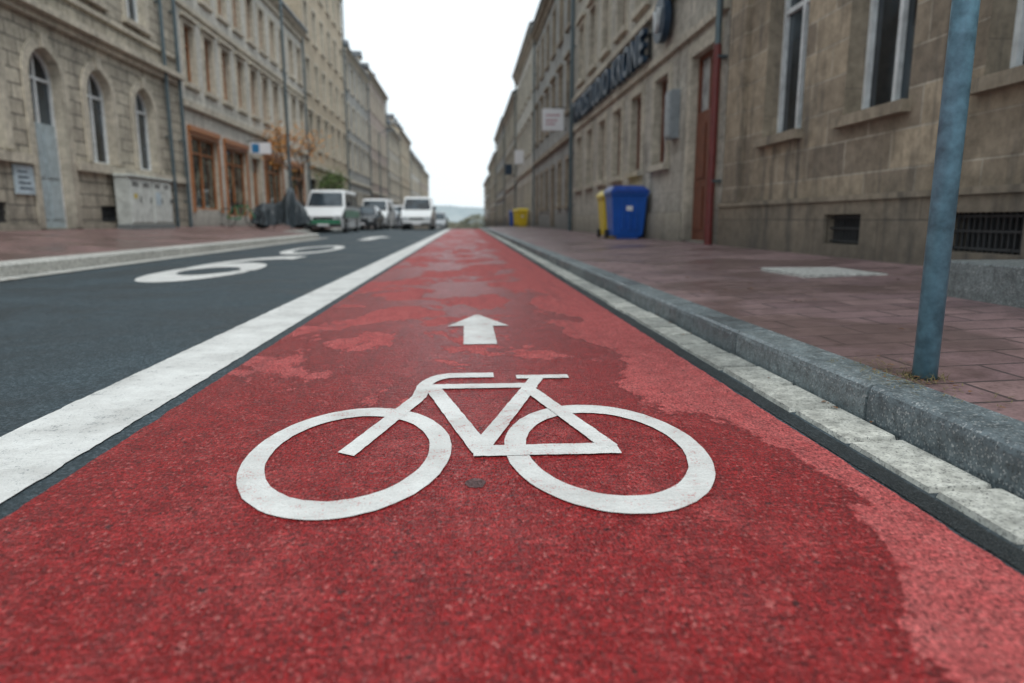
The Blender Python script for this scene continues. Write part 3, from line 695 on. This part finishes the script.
# ------------------------------------------------------------------ vehicles
def vehicle(name,x,y,body,kind='van',yaw=0,stripe=None):
    o=Obj(name,(x,y,g(y)))
    if kind=='van': L_,belt,top,wb,wt,gy=4.9,1.18,2.02,.95,.80,[(.62,1.18),(1.35,2.02),(4.78,2.02),(4.9,1.18)]; low=[(0,.28),(0,.62),(.06,.80),(.22,.98),(.62,1.18),(4.9,1.18),(4.9,.28)]
    else: L_,belt,top,wb,wt,gy=4.3,.90,1.43,.87,.62,[(1.05,.90),(1.75,1.43),(3.3,1.43),(4.05,.92)]; low=[(0,.24),(0,.52),(.08,.66),(1.05,.90),(4.05,.92),(4.28,.85),(4.3,.24)]
    n=len(low)
    def hw(yv): return wb*(1-.10*max(0,(.5-yv)/.5)**2)
    o.p('body',body).add([(-hw(a),a,c) for a,c in low]+[(hw(a),a,c) for a,c in low],[(i,(i+1)%n,n+(i+1)%n,n+i) for i in range(n)]+[tuple(range(n)),tuple(range(n,2*n))[::-1]])
    w0=wb-.03
    up=[(-w0,gy[0][0],belt+.002),(-wt,gy[1][0],top),(-wt,gy[2][0],top),(-w0,gy[3][0],belt+.002)]; up2=[(-a,c,d) for a,c,d in up]
    o.p('cabin',body).add(up+up2,[(0,1,2,3),(4,7,6,5),(0,4,5,1),(1,5,6,2),(2,6,7,3)])
    def lerp(a,b_,t): return a+(b_-a)*t
    def fq(t0,t1,ins0,ins1,off,rear=False):
        A,B=(gy[0],gy[1]) if not rear else (gy[3],gy[2]); sg=-1 if not rear else 1
        pts=[]
        for t,i in ((t0,ins0),(t1,ins1)):
            w=lerp(w0,wt,t)-i; yy=lerp(A[0],B[0],t)+sg*off; zz=lerp(A[1],B[1],t)+off*.5
            pts+=[(-w,yy,zz),(w,yy,zz)]
        o.p('glass',M_glass).add(pts,[(0,1,3,2)])
    fq(.06,.84,.09,.10,.02); fq(.1,.85,.1,.1,.02,True)
    def sideq(ya,yb,t0,t1):
        for sg in (-1,1):
            pts=[]
            for t in (t0,t1):
                w=lerp(w0,wt,t)+.012; zz=lerp(belt,top,t)
                fa=lerp(gy[0][0],gy[1][0],t)+.12; fb_=lerp(gy[3][0],gy[2][0],t)-.12
                pts+=[(sg*w,max(ya,fa),zz),(sg*w,min(yb,fb_),zz)]
            o.p('glass',M_glass).add(pts,[(0,1,3,2)])
    mid=(gy[1][0]+gy[2][0])/2
    if kind=='van': sideq(.7,2.0,.08,.80); sideq(2.1,3.4,.08,.80); sideq(3.5,4.8,.08,.80)
    else: sideq(1.1,mid-.05,.08,.88); sideq(mid+.05,4.0,.08,.88)
    r=.33 if kind=='van' else .31
    for yy in (.85,L_-.95):
        for sg in (-1,1):
            o.cyl('wheel_arches',M_dark,(sg*(wb-.05),yy,r+.02),(sg*(wb+.004),yy,r+.02),r+.06,n=24)
            o.cyl('tyres',M_rubber,(sg*(wb-.18),yy,r),(sg*(wb+.015),yy,r),r,n=24)
            o.cyl('hubs',M_chrome,(sg*(wb+.016),yy,r),(sg*(wb+.026),yy,r),r*.6,n=16)
    fz=.62 if kind=='van' else .52
    for sg in (-1,1):
        o.box('headlights',M_chrome,min(sg*wb*.86,sg*wb*.56),max(sg*wb*.86,sg*wb*.56),-.03,.1,fz,fz+.17)
        o.box('tail_lights',M_lens,min(sg*wb*.92,sg*wb*.78),max(sg*wb*.92,sg*wb*.78),L_-.03,L_+.012,fz+.1,fz+.42)
        o.box('mirrors',M_dark,min(sg*wb,sg*(wb+.2)),max(sg*wb,sg*(wb+.2)),gy[0][0]+.12,gy[0][0]+.2,belt+.04,belt+.24)
    o.box('grille',M_dark,-wb*.5,wb*.5,-.012,.05,fz,fz+.13); o.box('bumper',M_dark,-wb*.88,wb*.88,-.05,.1,.27,.42)
    o.box('number_plate',M_sw,-.26,.26,-.062,-.051,.33,.43)
    if stripe:
        for sg in (-1,1): o.box('stripe',stripe,min(sg*(wb+.002),sg*(wb+.008)),max(sg*(wb+.002),sg*(wb+.008)),.5,4.7,.72,1.05)
        o.box('hood_stripe',stripe,-.8,.8,-.004,.001,.43,.6)
    xf=Matrix.Translation((x,y,g(y)))@Matrix.Rotation(yaw,4,'Z')
    o.finish({'body':.06,'cabin':.07},xf=xf)
M_white=simple('white_car_paint',(.80,.83,.84),.3,0,.05,3,0,.6); M_black=simple('black_car_paint',(.02,.024,.03),.25,0,.1,3,0,.8); M_silver=simple('silver_car_paint',(.38,.41,.43),.3,.3,.1,3,0,.6)
M_green=simple('green_livery',(.03,.22,.11),.35,0,.1,3,0,.5); M_dblue=simple('blue_car_paint',(.03,.05,.09),.3,0,.1,3,0,.7)
vehicle('delivery_van',-3.0,42.5,M_white,'van')
vehicle('patrol_van',-6.6,32.6,M_white,'van',0,M_green)
vehicle('parked_car',-6.1,40.5,M_black,'car'); vehicle('parked_car',-6.1,46.2,M_white,'van'); vehicle('parked_car',-6.1,52.5,M_dblue,'car')
vehicle('parked_car',-6.1,59,M_white,'van'); vehicle('parked_car',-6.1,66,M_black,'car'); vehicle('delivery_van',-3.1,75,M_silver,'van')

# ------------------------------------------------------------------ covered motorcycle
M_tarp,nt,bb=mk('grey_tarpaulin'); p=pos(nt); n1=noise(nt,scaled(nt,p,(3,3,.5)),3,3,.55,.6)
lnk(nt,mixc(nt,mr(nt,n1,.3,.7),C(.018,.026,.032),C(.06,.078,.09)),bb.inputs['Base Color']); bb.inputs['Roughness'].default_value=.38; bump(nt,bb,n1,1,.08)
o=Obj('covered_motorcycle',(-6.9,26.5,.3)); T=o.p('tarpaulin',M_tarp)
keys=[(0,.42,.14),(.15,.80,.22),(.4,.93,.26),(.8,.90,.25),(1.08,1.0,.27),(1.25,1.22,.36),(1.38,1.50,.46),(1.5,1.46,.44),(1.68,1.0,.25),(1.9,.80,.18),(2.08,.42,.12)]
prof=[]
for i in range(41):
    s_=2.08*i/40
    for a,c in zip(keys,keys[1:]):
        if a[0]<=s_<=c[0]+1e-6:
            t=(s_-a[0])/(c[0]-a[0]); t=t*t*(3-2*t); prof.append((s_,a[1]+(c[1]-a[1])*t,a[2]+(c[2]-a[2])*t)); break
nr=40;pts=[]
for k,(s_,h,w) in enumerate(prof):
    for i in range(nr+1):
        t=i/nr; a=math.pi*t; zz=math.sin(a)**.5*h; yy=-math.cos(a)
        fl=1-zz/h; fold=.05*fl*math.sin(s_*19+2*mnoise.noise((s_*3,0,1)))
        pts.append((-7.95+s_+(.10*fl if k>36 else -.10*fl if k<4 else 0),26.5+yy*w*(1+.45*fl)+fold*(1 if yy>0 else -1),.30+max(.14+.05*math.sin(s_*7),zz)))
f=[(k*(nr+1)+i,k*(nr+1)+i+1,(k+1)*(nr+1)+i+1,(k+1)*(nr+1)+i) for k in range(len(prof)-1) for i in range(nr)]
T.add(pts,f)
for xx in (-7.6,-6.25):
    o.cyl('wheels',M_rubber,(xx,26.42,.58),(xx,26.58,.58),.31,n=24); o.cyl('hubs',M_chrome,(xx,26.40,.58),(xx,26.60,.58),.12,n=16)
o.cyl('stand',M_dark,(-7.1,26.5,.6),(-7.1,26.15,.29),.02)
o.finish(smooth=('tarpaulin',))
o=Obj('bicycle',(-8.2,26.3,.35)); gr=simple('green_frame_paint',(.02,.2,.09),.35)
def ring(n,m,c,r,t,k=22):
    for i in range(k):
        a,b_=2*math.pi*i/k,2*math.pi*(i+1)/k
        o.cyl(n,m,(c[0]+r*math.cos(a),c[1],c[2]+r*math.sin(a)),(c[0]+r*math.cos(b_),c[1],c[2]+r*math.sin(b_)),t,n=6,cap=False)
A=(-8.75,26.1,.68);B=(-7.75,26.1,.66)
ring('tyres',M_rubber,A,.33,.02);ring('tyres',M_rubber,B,.33,.02)
hd=(-7.98,26.1,1.12);st=(-8.42,26.1,1.15);bbk=(-8.3,26.1,.62)
for a,c in ((A,bbk),(A,st),(bbk,st),(bbk,hd),((-8.4,26.1,1.08),hd),(hd,B)): o.cyl('frame',gr,a,c,.022,n=8)
o.cyl('handlebar',M_dark,(-7.98,25.85,1.25),(-7.98,26.35,1.25),.014,n=8);o.cyl('stem',M_dark,hd,(-7.98,26.1,1.25),.014,n=8);o.box('saddle',M_dark,-8.55,-8.3,26.04,26.16,1.17,1.22)
o.finish()

# ------------------------------------------------------------------ lamps & tree
def lamp(x,y,h=8.5,arm=1.4,sg=1,z0=.25):
    z0+=g(y); o=Obj('street_lamp',(x,y,z0)); o.cyl('post',M_pipe,(x,y,z0),(x,y,z0+h),.07,.045,n=14); o.cyl('base',M_pipe,(x,y,z0),(x,y,z0+1.1),.10,.10,n=14)
    o.cyl('arm',M_pipe,(x,y,z0+h-.05),(x+sg*arm,y,z0+h+.25),.03,n=10); o.box('head',M_pipe,min(x+sg*arm,x+sg*(arm+.65)),max(x+sg*arm,x+sg*(arm+.65)),y-.14,y+.14,z0+h+.19,z0+h+.31)
    o.box('lens',M_sw,min(x+sg*(arm+.1),x+sg*(arm+.55)),max(x+sg*(arm+.1),x+sg*(arm+.55)),y-.1,y+.1,z0+h+.16,z0+h+.189); o.finish({'head':.03})
lamp(-7.6,31.0,10.5,.5); lamp(-7.45,62,8,.6)
def tree(x,y,h,cr,mat,name='autumn_tree',z0=.2,n=900,trunk=.09):
    rnd=random.Random(int(x*10+y)); o=Obj(name,(x,y,z0)); bark=M_bark
    tips=[]
    def branch(a,d,l,r,lev):
        b_=a+d*l; o.cyl('trunk' if lev==0 else 'branches',bark,a,b_,r,r*.62,n=8,cap=False)
        if lev>=3: tips.append(b_); return
        if lev>=1: tips.append(b_)
        for i in range(3):
            v=(d+Vector((rnd.uniform(-1,1),rnd.uniform(-1,1),rnd.uniform(-.1,.7)))*.75).normalized()
            branch(a+(b_-a)*rnd.uniform(.7,1),v,l*rnd.uniform(.55,.75),r*.55,lev+1)
    branch(Vector((x,y,z0)),Vector((0,0,1)),h*.42,trunk,0)
    lf=o.p('leaves',mat)
    for i in range(n):
        t=rnd.choice(tips); c=t+Vector((rnd.gauss(0,1),rnd.gauss(0,1),rnd.gauss(0,.8)))*cr*.16
        u=Vector((rnd.uniform(-1,1),rnd.uniform(-1,1),rnd.uniform(-1,1))).normalized(); w=u.orthogonal().normalized(); s_=rnd.uniform(.04,.09)
        lf.add([c+u*s_,c+w*s_*.6,c-u*s_,c-w*s_*.6])
    o.finish()
M_bark=simple('bark',(.07,.055,.045),.9,0,.4,10,.5)
def foliage(name,a,b_):
    m,nt,bb=mk(name); r=nd(nt,'ShaderNodeNewGeometry').outputs['Random Per Island']; lnk(nt,mixc(nt,r,C(*a),C(*b_)),bb.inputs['Base Color']); bb.inputs['Roughness'].default_value=.7; return m
M_orl=foliage('autumn_leaves',(.38,.13,.02),(.55,.27,.06)); M_gl=foliage('green_leaves',(.04,.08,.02),(.11,.16,.04))
tree(-7.6,33.0,5.2,2.6,M_orl,n=800)
tree(-7.9,43.0,3.2,2.0,M_gl,'street_tree',n=1200,z0=.15)
P=Part(); rnd=random.Random(3)
for i in range(9000):
    cx=rnd.uniform(-75,60); k=1+.5*mnoise.noise((cx*.12,0,0)); hgt=5.4*k
    z=rnd.uniform(0,1)**.7*hgt-4.2; y=250+rnd.uniform(-6,6)
    u=Vector((rnd.uniform(-1,1),rnd.uniform(-1,1),rnd.uniform(-1,1))).normalized(); w=u.orthogonal().normalized(); s_=rnd.uniform(.3,.7); c=Vector((cx,y,z))
    P.add([c+u*s_,c+w*s_*.7,c-u*s_,c-w*s_*.7])
mesh('distant_trees',P,foliage('distant_foliage',(.10,.12,.09),(.22,.20,.14)))
P=Part(); nx=90;ny=10
for j in range(ny):
    for i in range(nx):
        x=-900+1800*i/(nx-1); y=1000+90*j; hh=max(0,math.sin(math.pi*j/(ny-1)))*(36+14*mnoise.noise((x*.004,j*.1,2))+7*mnoise.noise((x*.02,j*.3,5)))
        P.v.append((x,y,hh-4.3))
for j in range(ny-1):
    for i in range(nx-1): a=j*nx+i; P.f.append((a,a+1,a+nx+1,a+nx))
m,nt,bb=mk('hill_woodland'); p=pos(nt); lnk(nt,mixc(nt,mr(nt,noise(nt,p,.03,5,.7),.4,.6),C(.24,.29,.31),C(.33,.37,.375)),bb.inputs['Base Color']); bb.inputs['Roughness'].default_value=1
mesh('hills',P,m,smooth=True)

# ------------------------------------------------------------------ light
w=bpy.data.worlds.new("World"); scene.world=w; w.use_nodes=True; nt=w.node_tree
bg=nt.nodes['Background']
el_,rot=math.radians(60),math.radians(150)
sky=nd(nt,'ShaderNodeTexSky'); sky.sky_type='NISHITA'; sky.sun_disc=False; sky.sun_elevation=el_; sky.sun_rotation=rot; sky.dust_density=3; sky.air_density=1
hs=nd(nt,'ShaderNodeHueSaturation',{'Saturation':.45,'Color':sky.outputs[0]})
tc=nd(nt,'ShaderNodeTexCoord').outputs['Generated']; cn=noise(nt,scaled(nt,tc,(1,1,2.2)),1.6,4,.5)
cloud=mixc(nt,cn,(8.3,9.3,9.9,1),(11.0,12.0,12.5,1))
lnk(nt,mixc(nt,.85,hs.outputs[0],cloud),bg.inputs[0]); bg.inputs[1].default_value=.115
sl=bpy.data.lights.new('sun','SUN'); sl.energy=1.4; sl.angle=math.radians(15); sl.color=(1,.985,.96)
so=bpy.data.objects.new('sun',sl); COL.objects.link(so)
d=Vector((math.sin(rot)*math.cos(el_),math.cos(rot)*math.cos(el_),math.sin(el_)))
so.rotation_euler=d.to_track_quat('Z','Y').to_euler()

# ------------------------------------------------------------------ camera
cam=bpy.data.cameras.new('camera'); co=bpy.data.objects.new('camera',cam); COL.objects.link(co); scene.camera=co
cam.lens=24.0; cam.sensor_width=36; cam.clip_end=6000; cam.clip_start=.05
co.location=(0,0,.6); co.rotation_euler=(math.radians(90-10.09),0,math.radians(-3.797))
cam.dof.use_dof=True; cam.dof.focus_distance=1.95; cam.dof.aperture_fstop=1.9
scene.view_settings.view_transform='Standard'; scene.view_settings.look='None'; scene.view_settings.exposure=0
